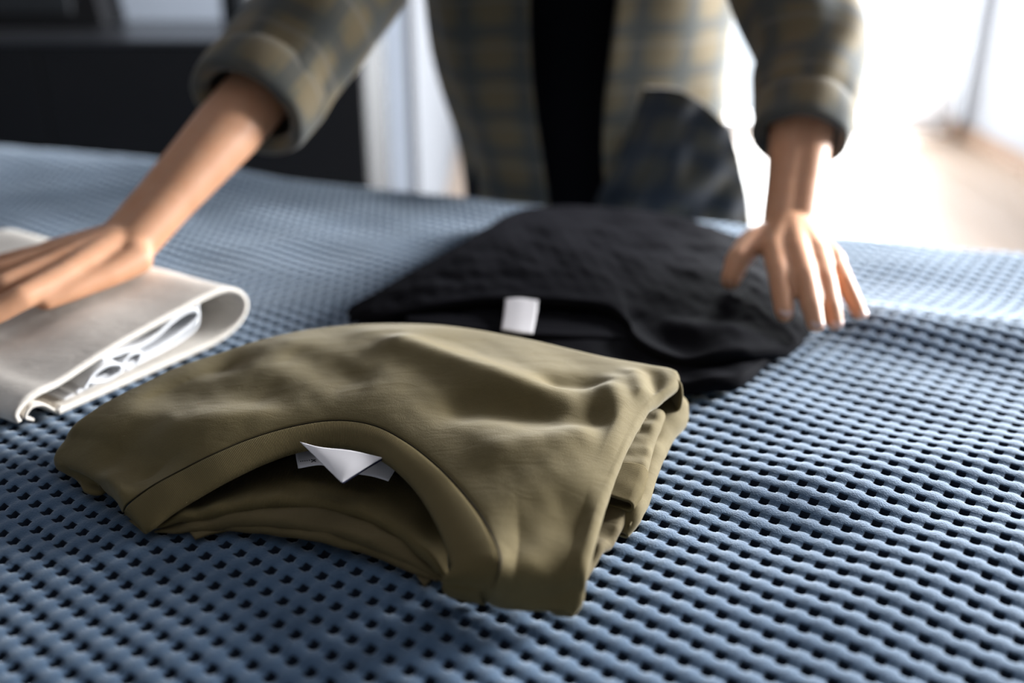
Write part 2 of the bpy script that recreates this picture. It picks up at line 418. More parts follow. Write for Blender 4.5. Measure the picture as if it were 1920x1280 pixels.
LA = np.array((0.803, -0.596)) * 0.01385
LB = np.array((-0.596, -0.803)) * 0.01515
H0 = at(1396, 922)[:2]
def pit(u, v):
    cu = np.abs(u - np.round(u)); cv = np.abs(v - np.round(v))
    m = np.maximum(cu, cv)
    def ss(a, b, x):
        t = np.clip((x - a) / (b - a), 0, 1); return t * t * (3 - 2 * t)
    hole = 1 - ss(0.14, 0.225, m)
    puff = np.cos(np.pi * (u - 0.5)) ** 2 * 0.5 + np.cos(np.pi * (v - 0.5)) ** 2 * 0.5   # 1 at the middle between holes
    groove = np.exp(-(cv / 0.07) ** 2)
    return -0.0052 * hole + (1 - hole) * (0.0019 * puff - 0.0010 * groove)
def bed_pos(u, v, detail):
    x = H0[0] + u * LA[0] + v * LB[0]; y = H0[1] + u * LA[1] + v * LB[1]
    d = edge_d(x, y); R = 0.045
    z = bump_bed(x, y) * np.clip((0.25 - d) / 0.2, 0, 1)
    hgt = pit(u, v) if detail else np.full_like(u, 0.0004)
    e = d + R                                    # arc starts at -R
    ang = np.clip(e / R, 0, math.pi / 2)
    over = np.maximum(e - R * math.pi / 2, 0)
    dd = np.where(e > 0, R * np.sin(ang), 0) - np.where(e > 0, e, 0)
    X = x + dd * en[0]; Y = y + dd * en[1]
    Z = z - np.where(e > 0, R * (1 - np.cos(ang)), 0) - over
    X = X + hgt * np.sin(ang) * en[0]; Y = Y + hgt * np.sin(ang) * en[1]; Z = Z + hgt * np.cos(ang)
    X = X + np.where(over > 0, 0.012 * np.sin((x * en[1] - y * en[0]) * 30) * np.clip(over / .3, 0, 1), 0) * en[0]
    return np.stack([X, Y, BZ + Z], -1)
inv = np.linalg.inv(np.stack([LA, LB], 1))
def build_spread():
    corners = np.array([(-1.25, 0.16), (1.15, 0.16), (1.15, 1.3), (-1.25, 2.3)])
    uvc = (inv @ (corners - H0).T).T
    u0, v0 = np.floor(uvc.min(0)).astype(int); u1, v1 = np.ceil(uvc.max(0)).astype(int)
    uu, vv = np.meshgrid(np.arange(u0, u1), np.arange(v0, v1), indexing='ij')
    cx = H0[0] + uu * LA[0] + vv * LB[0]; cy = H0[1] + uu * LA[1] + vv * LB[1]
    ed = edge_d(cx, cy)
    ok = (cx > -1.25) & (cx < 1.15) & (cy > 0.16) & (ed < 0.42)
    px, py = project(cx, cy, BZ + np.minimum(0, -ed) * 0 + 0.0)
    det = ok & (px > -620) & (px < 2540) & (py > 120) & (py < 1680) & (ed < 0.04)
    lines = np.array([-0.5, -0.34, -0.225, -0.14, 0.0, 0.14, 0.225, 0.34, 0.5]); k = len(lines)
    verts = {}; V = []; F = []; mats = []
    # detailed cells, shared vertices through global line indices
    iu, iv = np.where(det); cu = uu[iu, iv]; cv = vv[iu, iv]
    gu = (cu - u0)[:, None, None] * (k - 1) + np.arange(k)[None, :, None] + np.zeros((1, 1, k), int)
    gv = (cv - v0)[:, None, None] * (k - 1) + np.arange(k)[None, None, :] + np.zeros((1, k, 1), int)
    W = (v1 - v0) * (k - 1) + 2
    gid = gu * W + gv
    U = cu[:, None, None] + lines[None, :, None] + np.zeros((1, 1, k)); Vv = cv[:, None, None] + lines[None, None, :] + np.zeros((1, k, 1))
    uniq, first, invr = np.unique(gid.reshape(-1), return_index=True, return_inverse=True)
    pos = bed_pos(U.reshape(-1)[first], Vv.reshape(-1)[first], True)
    ids = invr.reshape(gid.shape)
    q = np.stack([ids[:, :-1, :-1], ids[:, :-1, 1:], ids[:, 1:, 1:], ids[:, 1:, :-1]], -1)
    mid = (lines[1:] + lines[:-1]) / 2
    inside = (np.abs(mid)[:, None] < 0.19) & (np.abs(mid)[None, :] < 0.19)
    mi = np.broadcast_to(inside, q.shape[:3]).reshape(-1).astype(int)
    q = q.reshape(-1, 4)
    # plain cells outside the view
    iu, iv = np.where(ok & ~det); cu = uu[iu, iv].astype(float); cv = vv[iu, iv].astype(float)
    cs = [(-.5, -.5), (-.5, .5), (.5, .5), (.5, -.5)]
    U2 = np.stack([cu + a for a, b in cs], 1); V2 = np.stack([cv + b for a, b in cs], 1)
    keys = np.round(U2 * 2).astype(int) * 100003 + np.round(V2 * 2).astype(int)
    un2, f2, inv2 = np.unique(keys.reshape(-1), return_index=True, return_inverse=True)
    pos2 = bed_pos(U2.reshape(-1)[f2], V2.reshape(-1)[f2], False)
    q2 = inv2.reshape(-1, 4) + len(pos)
    allv = np.concatenate([pos, pos2]); allq = np.concatenate([q, q2]); am = np.concatenate([mi, np.zeros(len(q2), int)])
    me = bpy.data.meshes.new('bedspread')
    me.vertices.add(len(allv)); me.vertices.foreach_set('co', allv.reshape(-1))
    me.loops.add(len(allq) * 4); me.loops.foreach_set('vertex_index', allq.reshape(-1).astype(np.int32))
    me.polygons.add(len(allq)); me.polygons.foreach_set('loop_start', np.arange(len(allq), dtype=np.int32) * 4)
    me.polygons.foreach_set('loop_total', np.full(len(allq), 4, np.int32))
    me.materials.append(M['spread']); me.materials.append(M['spread_shade'])
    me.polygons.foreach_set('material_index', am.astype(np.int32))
    me.update(); me.validate()
    nz = np.zeros(len(me.polygons) * 3); me.polygons.foreach_get('normal', nz)
    if nz.reshape(-1, 3)[:, 2].mean() < 0: me.flip_normals()
    print('spread', len(allq), 'quads', int(det.sum()), 'holes')
    return link('bedspread', me, None)
tag(build_spread(), 'blue velvet waffle bedspread with rows of small square holes', 'bedspread')

bed = empty('bed', (0, 0.7, 0)); tag(bed, 'low bed with a thick mattress under the blue bedspread', 'bed')
def prism(name, poly, z0, z1, mat, parent):
    bm = bmesh.new()
    a = [bm.verts.new((x, y, z0)) for x, y in poly]; b = [bm.verts.new((x, y, z1)) for x, y in poly]
    n = len(poly); bm.faces.new(a[::-1]); bm.faces.new(b)
    for i in range(n): bm.faces.new((a[i], a[(i + 1) % n], b[(i + 1) % n], b[i]))
    bmesh.ops.recalc_face_normals(bm, faces=bm.faces[:])
    me = bpy.data.meshes.new(name); bm.to_mesh(me); bm.free()
    return link(name, me, mat, parent, smooth=False)
def bed_poly(inset):
    f = lambda x: EY + ES * (x - EX) - inset * math.hypot(1, ES)
    return [(-1.2, 0.2), (1.1, 0.2), (1.1, f(1.1)), (-1.2, f(-1.2))]
prism('mattress', bed_poly(0.05), 0.30, BZ - 0.022, M['mattress'], bed)
prism('bed_frame', bed_poly(0.07), 0.10, 0.30, M['brown'], bed)
for lx, ly in ((-1.1, .3), (1.0, .3), (1.0, .8), (-1.1, 1.6)):
    boxobj('leg', (lx - .03, lx + .03, ly - .03, ly + .03, 0, .10), M['brown'], bed)

# ------------------------------------------------------------------ olive T-shirt
ol = empty('olive_t_shirt', at(700, 850)); tag(ol, 'olive green cotton T-shirt folded flat with its ribbed collar facing the camera', 't-shirt', 'folded t-shirts on the bed')
seam = [(232, 962, .003), (240, 945, .012), (285, 912, .020), (340, 882, .026), (400, 852, .032), (470, 823, .037), (550, 800, .041), (630, 789, .044), (700, 798, .045), (760, 828, .044), (815, 870, .042), (860, 915, .040), (905, 972, .037), (932, 1025, .034), (938, 1058, .031), (928, 1094, .022), (915, 1122, .008), (912, 1122, .001)]
outer = [(192, 912, .001), (180, 898, .008), (114, 862, .010), (132, 824, .020), (165, 780, .032), (330, 692, .044), (500, 636, .050), (640, 612, .052), (800, 610, .052), (960, 632, .050), (1130, 670, .048), (1262, 702, .045), (1202, 765, .044), (1140, 890, .039), (1092, 1038, .028), (1078, 1104, .014), (1070, 1148, .003), (1068, 1150, .001)]
inner = [(272, 998, .001), (276, 990, .007), (318, 956, .014), (370, 924, .020), (425, 893, .026), (490, 862, .031), (560, 838, .035), (632, 829, .038), (690, 841, .039), (738, 868, .039), (778, 906, .037), (808, 948, .035), (832, 995, .032), (846, 1035, .029), (850, 1062, .026), (834, 1088, .020), (844, 1112, .007), (852, 1110, .001)]
S = np.array([at(*p) for p in seam]); O = np.array([at(*p) for p in outer]); I = np.array([at(*p) for p in inner])
NS = 220
S = cr(S, NS); O = cr(O, NS); I = cr(I, NS)
sidx = np.linspace(0, len(seam) - 1, NS)
NT = 70
T = np.linspace(0, 1, NT)
G = S[:, None] * (1 - T[None, :, None]) + O[:, None] * T[None, :, None]
crown = np.interp(sidx, [0, 1, 3, 6, 12, 14, 15, 17], [0, .002, .006, .009, .008, .002, -.004, 0])
G[:, :, 2] += crown[:, None] * np.sin(np.pi * T ** 0.8)[None] 
X, Y = G[..., 0], G[..., 1]
def rg(a, b, amp, w): return ridge(X, Y, at(*a, .04), at(*b, .04), amp, w)
fall = np.minimum(1, np.sin(np.pi * np.clip(T, 0, 1)) * 1.6 + 0.15)[None]
dz = (rg((760, 690), (1060, 790), .0055, .012) + rg((880, 790), (1110, 800), -.006, .013) + rg((1140, 740), (1170, 850), .004, .008)
      + rg((1040, 745), (1120, 740), -.004, .008) + rg((930, 870), (1080, 840), .0028, .011)
      + rg((180, 850), (250, 900), .005, .010) + rg((230, 810), (300, 860), -.006, .014) + rg((330, 740), (480, 760), -.004, .018)
      + rg((330, 800), (480, 790), .002, .010) + rg((950, 1000), (1060, 960), -.005, .016) + rg((560, 700), (660, 740), -.003, .012)
      + rg((700, 660), (900, 640), .002, .014) + rg((1000, 1080), (1050, 1030), -.003, .010)
      + rg((1222, 716), (1232, 748), -.004, .005) + rg((1190, 722), (1205, 760), .003, .006) + rg((1250, 708), (1258, 720), .002, .004) + rg((410, 660), (420, 700), -.004, .012))
dz = dz + 0.0005 * waves(X, Y, 0.10, 11) + 0.00008 * waves(X, Y, 0.022, 12)
G[:, :, 2] += dz * 1.5 * fall
G[:, :, 2] = np.maximum(G[:, :, 2], BZ + 0.003)
# rolled outer edge
tang = np.gradient(O, axis=0); nrm = np.stack([tang[:, 1], -tang[:, 0]], -1); nrm /= np.linalg.norm(nrm, axis=1)[:, None] + 1e-9
rad = O[:, :2] - S[:, :2]; rad /= np.linalg.norm(rad, axis=1)[:, None]; nrm *= np.sign((rad * nrm).sum(1))[:, None]; nrm = rad * .6 + nrm * .4
for _ in range(12): nrm[1:-1] = (nrm[:-2] + nrm[1:-1] * 2 + nrm[2:]) / 4
nrm /= np.linalg.norm(nrm, axis=1)[:, None]
bk_ = np.clip(np.minimum(sidx, 17 - sidx) / 3, 0, 1)
hO = G[:, -1, 2] - BZ
full = np.interp(sidx, [0, 10.2, 11, 17], [1, 1, 0.0, 0.0])
drop_thin = np.minimum(0.009, hO * 0.8)
drop = full * (hO - 0.0015) * 0.97 + (1 - full) * drop_thin
rolls = []
for a, k, back in ((25, .0, 0), (50, 0, 0), (75, 0, 0), (95, 0, 0), (115, 0, 0), (140, 0, 0), (165, 0, 0), (178, 0, .012), (180, 0, .03)):
    r = math.radians(a); rr = drop / 2
    out = np.minimum(rr, 0.008) * math.sin(r) - back * bk_
    P = G[:, -1].copy(); P[:, :2] += nrm * out[:, None]; P[:, 2] -= rr * (1 - math.cos(r))
    P[:, 2] += 0.001 * waves(P[:, 0], P[:, 1], .02, 4)* math.sin(r)
    rolls.append(P)
G2 = np.concatenate([G, np.stack(rolls, 1)], 1)
sheet('front_panel', G2, M['olive'], ol, 0.0016)
# ribbed collar
NC = 14
tc_ = np.linspace(0, 1, NC)
C = S[:, None] * (1 - tc_[None, :, None]) + I[:, None] * tc_[None, :, None]
C[:, :, 2] += (0.0016 * np.sin(np.pi * tc_) ** 0.6)[None] - 0.0006 * np.exp(-(tc_ / .06) ** 2)[None]
C[:, 0, 2] -= 0.0012
inw = I - S; inw[:, 2] = 0; inw /= np.linalg.norm(inw, axis=1)[:, None] + 1e-9
ends = np.clip(np.minimum(sidx, 17 - sidx) / 1.5, 0.05, 1)
ex = []
for o_, d_ in ((.0012, .0010), (.0012, .0030), (-.001, .0042), (-.008, .0046), (-.02, .005)):
    P = C[:, -1] + inw * o_; P[:, 2] -= d_ * ends; P[:, 2] = np.maximum(P[:, 2], BZ + .0008); ex.append(P)
C = np.concatenate([C, np.stack(ex, 1)], 1)
col = sheet('collar', C, M['olive_rib'], ol, 0.0012)
def tube(name, pts, r, mat, parent, n=8):
    pts = np.asarray(pts); t = np.gradient(pts, axis=0); t /= np.linalg.norm(t, axis=1)[:, None] + 1e-9
    up = np.array((0, 0, 1.0)); a = np.cross(t, up); a /= np.linalg.norm(a, axis=1)[:, None] + 1e-9; b = np.cross(a, t)
    th = np.linspace(0, 2 * math.pi, n, endpoint=False)
    G = pts[:, None] + r * (np.cos(th)[None, :, None] * a[:, None] + np.sin(th)[None, :, None] * b[:, None])
    return sheet(name, G, mat, parent, 0, close_v=True)
sp_ = S.copy(); sp_[:, 2] += 0.0006
tube('seam', sp_[4:-14], 0.00042, M['thread'], col)

# layers seen inside the neck opening
def layer(name, edge, mat, rows, nn=120, thick=0.0014, seed=1, wav=.0006):
    E = cr(np.array([at(*p) for p in edge]), nn)
    rr = []
    for dx, dy, dzz in rows:
        en_ = np.clip(np.sin(np.pi * np.linspace(0, 1, nn)) * 2.2, 0, 1) ** 1.5
        P = E.copy(); P[:, 0] += dx * en_; P[:, 1] += dy * en_; P[:, 2] = np.maximum(P[:, 2] + dzz * en_, BZ + .0005); rr.append(P)
    G = cr2(np.stack(rr, 1), nn, 40)
    G[:, :, 2] += wav * waves(G[..., 0], G[..., 1], .03, seed)
    return sheet(name, G, mat, ol, thick)
edge1 = [(282, 992, .003), (340, 968, .008), (420, 949, .012), (510, 936, .014), (600, 938, .015), (680, 957, .015), (745, 988, .014), (795, 1030, .013), (826, 1062, .011), (842, 1088, .004)]
layer('back_collar', edge1, M['olive_rib'], [(0, .06, -.004), (0, .035, -.004), (0, .016, -.0025), (0, .006, -.0008), (0, 0, 0), (0, -.003, -.0022), (0, -.002, -.006), (0, .004, -.0075)], seed=2)
edge2 = [(290, 997, .001), (360, 985, .004), (440, 972, .007), (520, 972, .009), (610, 985, .010), (690, 1008, .009), (760, 1040, .007), (815, 1072, .004), (840, 1096, .001)]
layer('back_panel', edge2, M['olive_in'], [(0, .05, .001), (0, .025, .001), (0, .010, .001), (0, 0, 0), (0, -.003, -.003), (0, -.001, -.006), (0, .006, -.007)], seed=3)
edge3 = [(360, 985, .001), (430, 984, .003), (520, 992, .004), (620, 1010, .005), (700, 1030, .004), (770, 1062, .003), (820, 1090, .001)]
layer('lower_panel', edge3, M['olive_in'], [(0, .03, .001), (0, .012, .001), (0, 0, 0), (0, -.002, -.003), (0, .004, -.004)], seed=6)
# inside of the neck: the darker inner back cloth rising under the collar
edge4 = [(300, 968, .003), (400, 920, .005), (500, 890, .006), (600, 875, .007), (690, 888, .007), (760, 935, .006), (810, 998, .005), (835, 1055, .003)]
layer('inner_back', edge4, M['olive_in'], [(0, .05, .002), (0, .02, .001), (0, 0, 0), (.0, -.012, -.002), (0, -.03, -.005), (0, -.05, -.012)], seed=8)

# white care label folded inside the collar
lb = sheet('care_label', cr2(np.array([[at(556, 826, .0285), at(554, 850, .0255), at(559, 878, .0225)], [at(600, 832, .0290), at(600, 850, .0265), at(604, 872, .0245)], [at(650, 838, .0295), at(650, 860, .0270), at(652, 885, .0245)], [at(700, 850, .0295), at(700, 870, .027), at(698, 893, .0235)], [at(742, 868, .029), at(741, 880, .026), at(728, 902, .0225)]]), 30, 12), M['paper'], ol, 0.0004)
lb['label'] = 'folded white care label'
fl_ = cr2(np.array([[at(562, 828, .0390), at(600, 838, .0398), at(660, 845, .0400), at(718, 858, .0385)],
                    [at(588, 853, .0378), at(615, 858, .0388), at(655, 863, .0390), at(700, 868, .0378)],
                    [at(614, 879, .0365), at(628, 880, .0372), at(650, 882, .0375), at(672, 885, .0368)],
                    [at(640, 904, .0350), at(641, 904, .0350), at(642, 904, .0350), at(644, 903, .0350)]]), 24, 24)
flap = sheet('label_flap', fl_, M['paper'], lb, 0.0004)
edge_l = cr(np.array([at(642, 905, .0343), at(668, 889, .0352), at(694, 873, .0362), at(719, 858.5, .0378)]), 30)
tube('stitched_edge', edge_l, 0.0008, M['navy_edge'], lb)
dl = cr(np.array([at(563, 866.5, .0292), at(576, 865, .0296), at(590, 863, .0300)]), 40)
dl[:, 2] += .0007
for a in range(0, 38, 6): tube('printed_dash', dl[a:a + 4], 0.00028, M['ink'], lb, 6)
for p, q in (((584, 861), (592, 865)), ((584, 866), (592, 861))):
    tube('printed_cross', cr(np.array([at(*p, .0308), at(*q, .0308)]), 4), 0.0003, M['ink'], lb, 6)

# folded layers at the right-hand side of the olive shirt
def rolled(name, edge, mat, par, r0, inward, nn=120, seed=1, wav=.0012, thick=.0014, n_arc=10, wl=.03):
    """sheet folded back along an edge: upper side, rounded fold, lower side. edge: (px,py,h_top,thickness)"""
    E = cr(np.array([at(p[0], p[1], p[2]) for p in edge]), nn); th = np.interp(np.linspace(0, 1, nn), np.linspace(0, 1, len(edge)), [p[3] for p in edge])
    t = np.gradient(E, axis=0); nr = np.stack([-t[:, 1], t[:, 0]], -1); nr /= np.linalg.norm(nr, axis=1)[:, None] + 1e-9
    if (nr * np.array(inward)[None]).sum() > 0: nr = -nr
    rows = []
    for b in (0.06, 0.035, 0.015, 0.006, 0.0):
        P = E.copy(); P[:, :2] -= nr * b; P[:, 2] += 0.002 * math.sin(b * 40); rows.append(P)
    for a in np.linspace(20, 180, n_arc):
        r = math.radians(a); P = E.copy(); P[:, :2] += nr * (np.minimum(th / 2, r0) * math.sin(r))[:, None]; P[:, 2] -= th / 2 * (1 - math.cos(r)); rows.append(P)
    for b in (0.01, 0.03):
        P = rows[-1].copy(); P[:, :2] -= nr * b; rows.append(P)
    G = np.stack(rows, 1)
    G[:, :, 2] = np.maximum(G[:, :, 2] + wav * waves(G[..., 0], G[..., 1], wl, seed), BZ + .0006)
    return sheet(name, G, mat, par, thick)
# the lowest fold, lying on the bed
rolled('side_fold', [(1266, 738, .024, .020), (1264, 762, .022, .020), (1238, 800, .019, .018), (1214, 860, .017, .016), (1198, 915, .015, .0145), (1184, 958, .012, .0115), (1172, 998, .004, .003)], M['olive'], ol, .010, (-1, 0), seed=21, wav=.0006)
# the sleeve tucked between, with its ribbed hem
slv = rolled('sleeve', [(1234, 768, .029, .010), (1224, 790, .028, .011), (1213, 815, .0265, .011), (1205, 850, .025, .010), (1197, 880, .0235, .010), (1189, 905, .022, .009), (1180, 930, .020, .008)], M['olive'], ol, .006, (-1, 0), seed=22, wav=.0007, wl=.025)
rolled('sleeve_hem', [(1200, 874, .0260, .010), (1195, 892, .0248, .010), (1187, 914, .0232, .010), (1177, 938, .0208, .007)], M['olive_rib'], slv, .006, (-1, 0), seed=23, wav=.0005, wl=.02, thick=.002)
rolled('inner_layer', [(1206, 780, .030, .006), (1190, 805, .028, .006), (1170, 845, .025, .006), (1150, 890, .023, .006)], M['olive_in'], ol, .005, (-1, 0), seed=24, wav=.0008, wl=.03)
rolled('under_layer', [(1168, 930, .014, .008), (1160, 965, .012, .008), (1140, 1000, .010, .008), (1112, 1040, .008, .006), (1094, 1080, .005, .003)], M['olive_in'], ol, .005, (-1, 0), seed=25, wav=.0010)
# curled end of the back corner, open towards the camera
pf = cr(np.array([at(1236, 742, .0385), at(1252, 722, .0425), at(1268, 712, .0440), (at(1277, 722, .0400)), at(1279, 745, .0320), at(1274, 766, .0230), at(1258, 772, .0195)]), 40)
sheet('corner_fold', np.stack([pf + np.array((-.008, .020, -.010)) * k for k in np.linspace(0, 1, 10)], 1), M['olive'], ol, .0016)
# tip of the lower layer standing at the front
g = cr2(np.array([[at(1196, 925, .012), at(1188, 965, .010), at(1180, 985, .008)], [at(1188, 935, .006), at(1184, 970, .005), at(1176, 998, .003)], [at(1182, 945, .001), at(1180, 975, .001), at(1172, 1004, .001)]]), 16, 16)
sheet('corner_flap', g, M['olive'], ol, .0014)

# ------------------------------------------------------------------ black T-shirt
bk = empty('black_t_shirt', at(1000, 560)); tag(bk, 'black T-shirt folded flat behind the olive one, pale square label inside its collar', 't-shirt', 'folded t-shirts on the bed')
bf = [(655, 594, .004), (720, 588, .014), (800, 572, .021), (880, 560, .025), (960, 556, .027), (1060, 560, .028), (1140, 570, .028), (1178, 592, .027), (1192, 628, .024), (1240, 655, .022), (1310, 662, .024), (1380, 652, .026), (1420, 652, .022), (1470, 648, .014), (1505, 640, .003)]
bo = [(652, 590, .002), (665, 572, .010), (715, 545, .016), (775, 510, .019), (850, 468, .021), (920, 424, .022), (975, 394, .022), (1060, 387, .022), (1150, 391, .022), (1240, 400, .022), (1330, 424, .022), (1400, 455, .020), (1450, 500, .016), (1495, 560, .010), (1525, 620, .003)]
BF = cr(np.array([at(*p) for p in bf]), 150); BO = cr(np.array([at(*p) for p in bo]), 150)
tb = np.linspace(0, 1, 60)
G = BF[:, None] * (1 - tb[None, :, None]) + BO[:, None] * tb[None, :, None]
X, Y = G[..., 0], G[..., 1]
G[:, :, 2] += (0.0012 * waves(X, Y, .06, 31) + .0006 * waves(X, Y, .025, 32)) * np.sin(np.pi * tb)[None] ** .5
G[:, :, 2] += ridge(X, Y, at(1190, 580, .03), at(1290, 640, .03), -.006, .012) + ridge(X, Y, at(1230, 590, .03), at(1420, 620, .03), .003, .012)
fr = []
for a in (180, 150, 120, 90, 60, 30):
    r = math.radians(a); P = G[:, 0].copy(); rr = np.minimum(.005, (P[:, 2] - BZ) * .4)
    P[:, 1] -= rr * math.sin(r) * .8; P[:, 2] -= rr * (1 - math.cos(r)); fr.append(P)
P = fr[0].copy(); P[:, 1] += .03; fr.insert(0, P)
bk_r = []
for a in (40, 80, 120, 160, 180):
    r = math.radians(a); P = G[:, -1].copy(); rr = (P[:, 2] - BZ - .001) / 2
    d = BO - at(1120, 560); d[:, 2] = 0; d /= np.linalg.norm(d, axis=1)[:, None]
    P[:, :2] += d[:, :2] * (rr * math.sin(r))[:, None]; P[:, 2] -= rr * (1 - math.cos(r)); bk_r.append(P)
sheet('front_panel', np.concatenate([np.stack(fr, 1), G, np.stack(bk_r, 1)], 1), M['black'], bk, .0015)
# lower layer: back of the collar and the bottom fold
E2 = [(690, 606, .004), (800, 640, .008), (900, 665, .010), (1000, 690, .011), (1100, 706, .012), (1200, 712, .012), (1290, 712, .012), (1370, 704, .013), (1405, 690, .012), (1440, 668, .008), (1490, 645, .003)]
E2 = cr(np.array([at(*p) for p in E2]), 140)
rows = []
for dy, dzz in ((.13, .004), (.08, .004), (.04, .002), (.015, .0005), (0, 0)):
    en_ = np.clip(np.sin(np.pi * np.linspace(0, 1, 140)) * 1.6, 0, 1) ** 1.5
    P = E2.copy(); P[:, 1] += dy * en_; P[:, 0] -= dy * .15 * en_; P[:, 2] += dzz * en_; rows.append(P)
for a in (35, 70, 105, 140, 175):
    r = math.radians(a); P = E2.copy(); rr = (P[:, 2] - BZ - .0008) / 2
    P[:, 1] -= rr * math.sin(r); P[:, 2] -= rr * (1 - math.cos(r)); rows.append(P)
G = np.stack(rows, 1); G[:, :, 2] = np.maximum(G[:, :, 2] + .0007 * waves(G[..., 0], G[..., 1], .05, 35), BZ + .0006)
sheet('back_panel', cr2(G, 140, 40), M['black'], bk, .0015)
cl = cr(np.array([at(*p) for p in [(760, 600, .014), (860, 612, .017), (960, 622, .018), (1060, 628, .018), (1150, 632, .017), (1190, 645, .014)]]), 90)
rows = []
for dy, dzz in ((.03, -.002), (.012, -.001), (0, 0), (-.004, -.003), (-.003, -.007)):
    P = cl.copy(); P[:, 1] += dy; P[:, 2] += dzz; rows.append(P)
sheet('back_collar', cr2(np.stack(rows, 1), 90, 24), M['black'], bk, .0015)
bl = sheet('neck_label', cr2(np.array([[at(948, 558, .026), at(945, 588, .0235), at(940, 618, .0215)], [at(978, 559, .0268), at(975, 591, .0243), at(970, 624, .0222)], [at(1009, 563, .026), at(1005, 594, .0237), at(999, 626, .0215)]]), 16, 16), M['paper'], bk, .0005)
bl['label'] = 'pale square neck label'

# ------------------------------------------------------------------ white T-shirt
wt = empty('white_t_shirt', at(200, 650)); tag(wt, 'cream white T-shirt folded into a thick bundle under the hand', 't-shirt', 'folded t-shirts on the bed')
wA = at(112, 778)[:2]; wB = at(462, 622)[:2]
fd = (wB - wA) / np.linalg.norm(wB - wA); wd = np.array((-fd[1], fd[0])); WL = np.linalg.norm(wB - wA)
print('white length', WL)
def sweep(name, prof, mat, off, depth, thick=.0022, seed=1, n=120, m=60, wav=.0012, taper=0.0, skew=0.0):
    p = cr(np.array(prof, float), n)
    q = p[:, 0] * WL; z = p[:, 1]
    e = np.linspace(0, 1, m)
    G = np.zeros((n, m, 3))
    ee = off + e[None] * depth + skew * (p[:, 0][:, None])
    qq = q[:, None] + 0.003 * np.sin(e * 9 + seed)[None] * np.clip(e * 6, 0, 1)[None]
    zz = z[:, None] * (1 - taper * e[None]) + wav * waves(q[:, None] + z[:, None] * .7 + 0 * e[None], e[None] * depth + 0 * q[:, None], .13, seed) * np.clip(e * 5 + .25, 0, 1)[None]
    G[:, :, 0] = wA[0] + qq * fd[0] + ee * wd[0]; G[:, :, 1] = wA[1] + qq * fd[1] + ee * wd[1]
    G[:, :, 2] = BZ + np.maximum(zz, .0026)
    return sheet(name, G, mat, wt, thick)
sweep('outer_wrap', [(0.02, .006), (.0, .0025), (.06, .0015), (.25, .0015), (.5, .0015), (.75, .002), (.90, .006), (.985, .014), (1.02, .024), (1.01, .034), (.96, .043), (.88, .047), (.75, .046), (.6, .043), (.45, .040), (.3, .036), (.15, .030), (.02, .025), (-.07, .024), (-.13, .021), (-.17, .015), (-.165, .008)], M['white'], 0, .33, seed=41, n=170, skew=.0, thick=.0042)
sweep('inner_fold', [(.10, .010), (.2, .012), (.35, .014), (.5, .017), (.62, .021), (.71, .026), (.755, .032), (.74, .038), (.68, .039), (.6, .035), (.52, .029), (.43, .026), (.33, .027), (.24, .028)], M['white_in'], .004, .25, seed=42, thick=.003)
sweep('sleeve_fold', [(.06, .006), (.2, .007), (.4, .008), (.6, .011), (.72, .016), (.77, .022), (.78, .034), (.79, .042)], M['white_in'], .010, .2, seed=43)
sweep('rolled_hem', [(.12, .013), (.17, .021), (.24, .024), (.30, .020), (.29, .014), (.22, .012), (.15, .016)], M['white_in'], -.002, .12, seed=44, wav=.0006)
sweep('tucked_fold', [(.28, .012), (.36, .022), (.42, .021), (.40, .014), (.34, .011)], M['white_in'], .002, .12, seed=45, wav=.0006)
sweep('curled_edge', [(-.02, .006), (-.06, .014), (-.11, .016), (-.14, .010), (-.11, .005)], M['white'], -.001, .1, seed=46, wav=.0006)

# ------------------------------------------------------------------ person leaning over the bed
pe = empty('person', (0.1, 1.45, 0)); tag(pe, 'person in an open plaid shirt over a black top leaning on the bed', 'person')
def h(p): return np.array((p[0], p[1], BZ + p[2]))
parts = []
def cap(a, b, ra, rb): parts.append((np.array(a, float), np.array(b, float), ra, rb))
def chain(pts, rs):
    for i in range(len(pts) - 1): cap(pts[i], pts[i + 1], rs[i], rs[i + 1])
# hand on the black shirt (the person's left): knuckles, finger joints and tips from index to little finger
Rw = at(1481, 420, .064)
R_f = {
 'index': [(1452, 466, .058), (1461, 512, .0505), (1467, 558, .039), (1471, 588, .0310)],
 'middle': [(1494, 472, .059), (1510, 522, .0500), (1522, 575, .036), (1529, 607, .0260)],
 'ring': [(1532, 480, .054), (1548, 528, .0450), (1559, 578, .031), (1565, 604, .0215)],
 'little': [(1562, 490, .046), (1583, 530, .0370), (1601, 566, .023), (1611, 586, .0150)]}
R_r = {'index': (.0125, .0108, .0096, .0082), 'middle': (.0125, .0108, .0096, .0082), 'ring': (.012, .0102, .0092, .0078), 'little': (.0108, .0092, .0082, .0070)}
nails = []
for kf, pts in R_f.items():
    P = [at(*p) for p in pts]; chain(P, R_r[kf]); cap(Rw + (P[0] - Rw) * .18, P[0], .0175, .0125)
    print(kf, [round(float(np.linalg.norm(P[i + 1] - P[i])), 3) for i in range(3)], 'palm', round(float(np.linalg.norm(P[0] - Rw)), 3))
    nails.append((P[2], P[3], R_r[kf][3]))
TH_ = [at(1455, 437, .056), at(1413, 452, .056), at(1384, 488, .048), at(1370, 524, .0345)]
chain(TH_, (.0165, .0140, .0125, .0098)); cap(Rw, TH_[0], .018, .0165); cap(TH_[1], at(1452, 468, .05), .011, .010)
nails.append((TH_[2], TH_[3], .0085))
print('thumb', [round(float(np.linalg.norm(TH_[i + 1] - TH_[i])), 3) for i in range(3)])
Re = h((.335, 1.150, .205)); Rs = h((.255, 1.33, .43))
ax = (Re - Rw); print('forearm R', np.linalg.norm(ax), 'upper', np.linalg.norm(Rs - Re))
sx = np.array((.012, 0, 0))
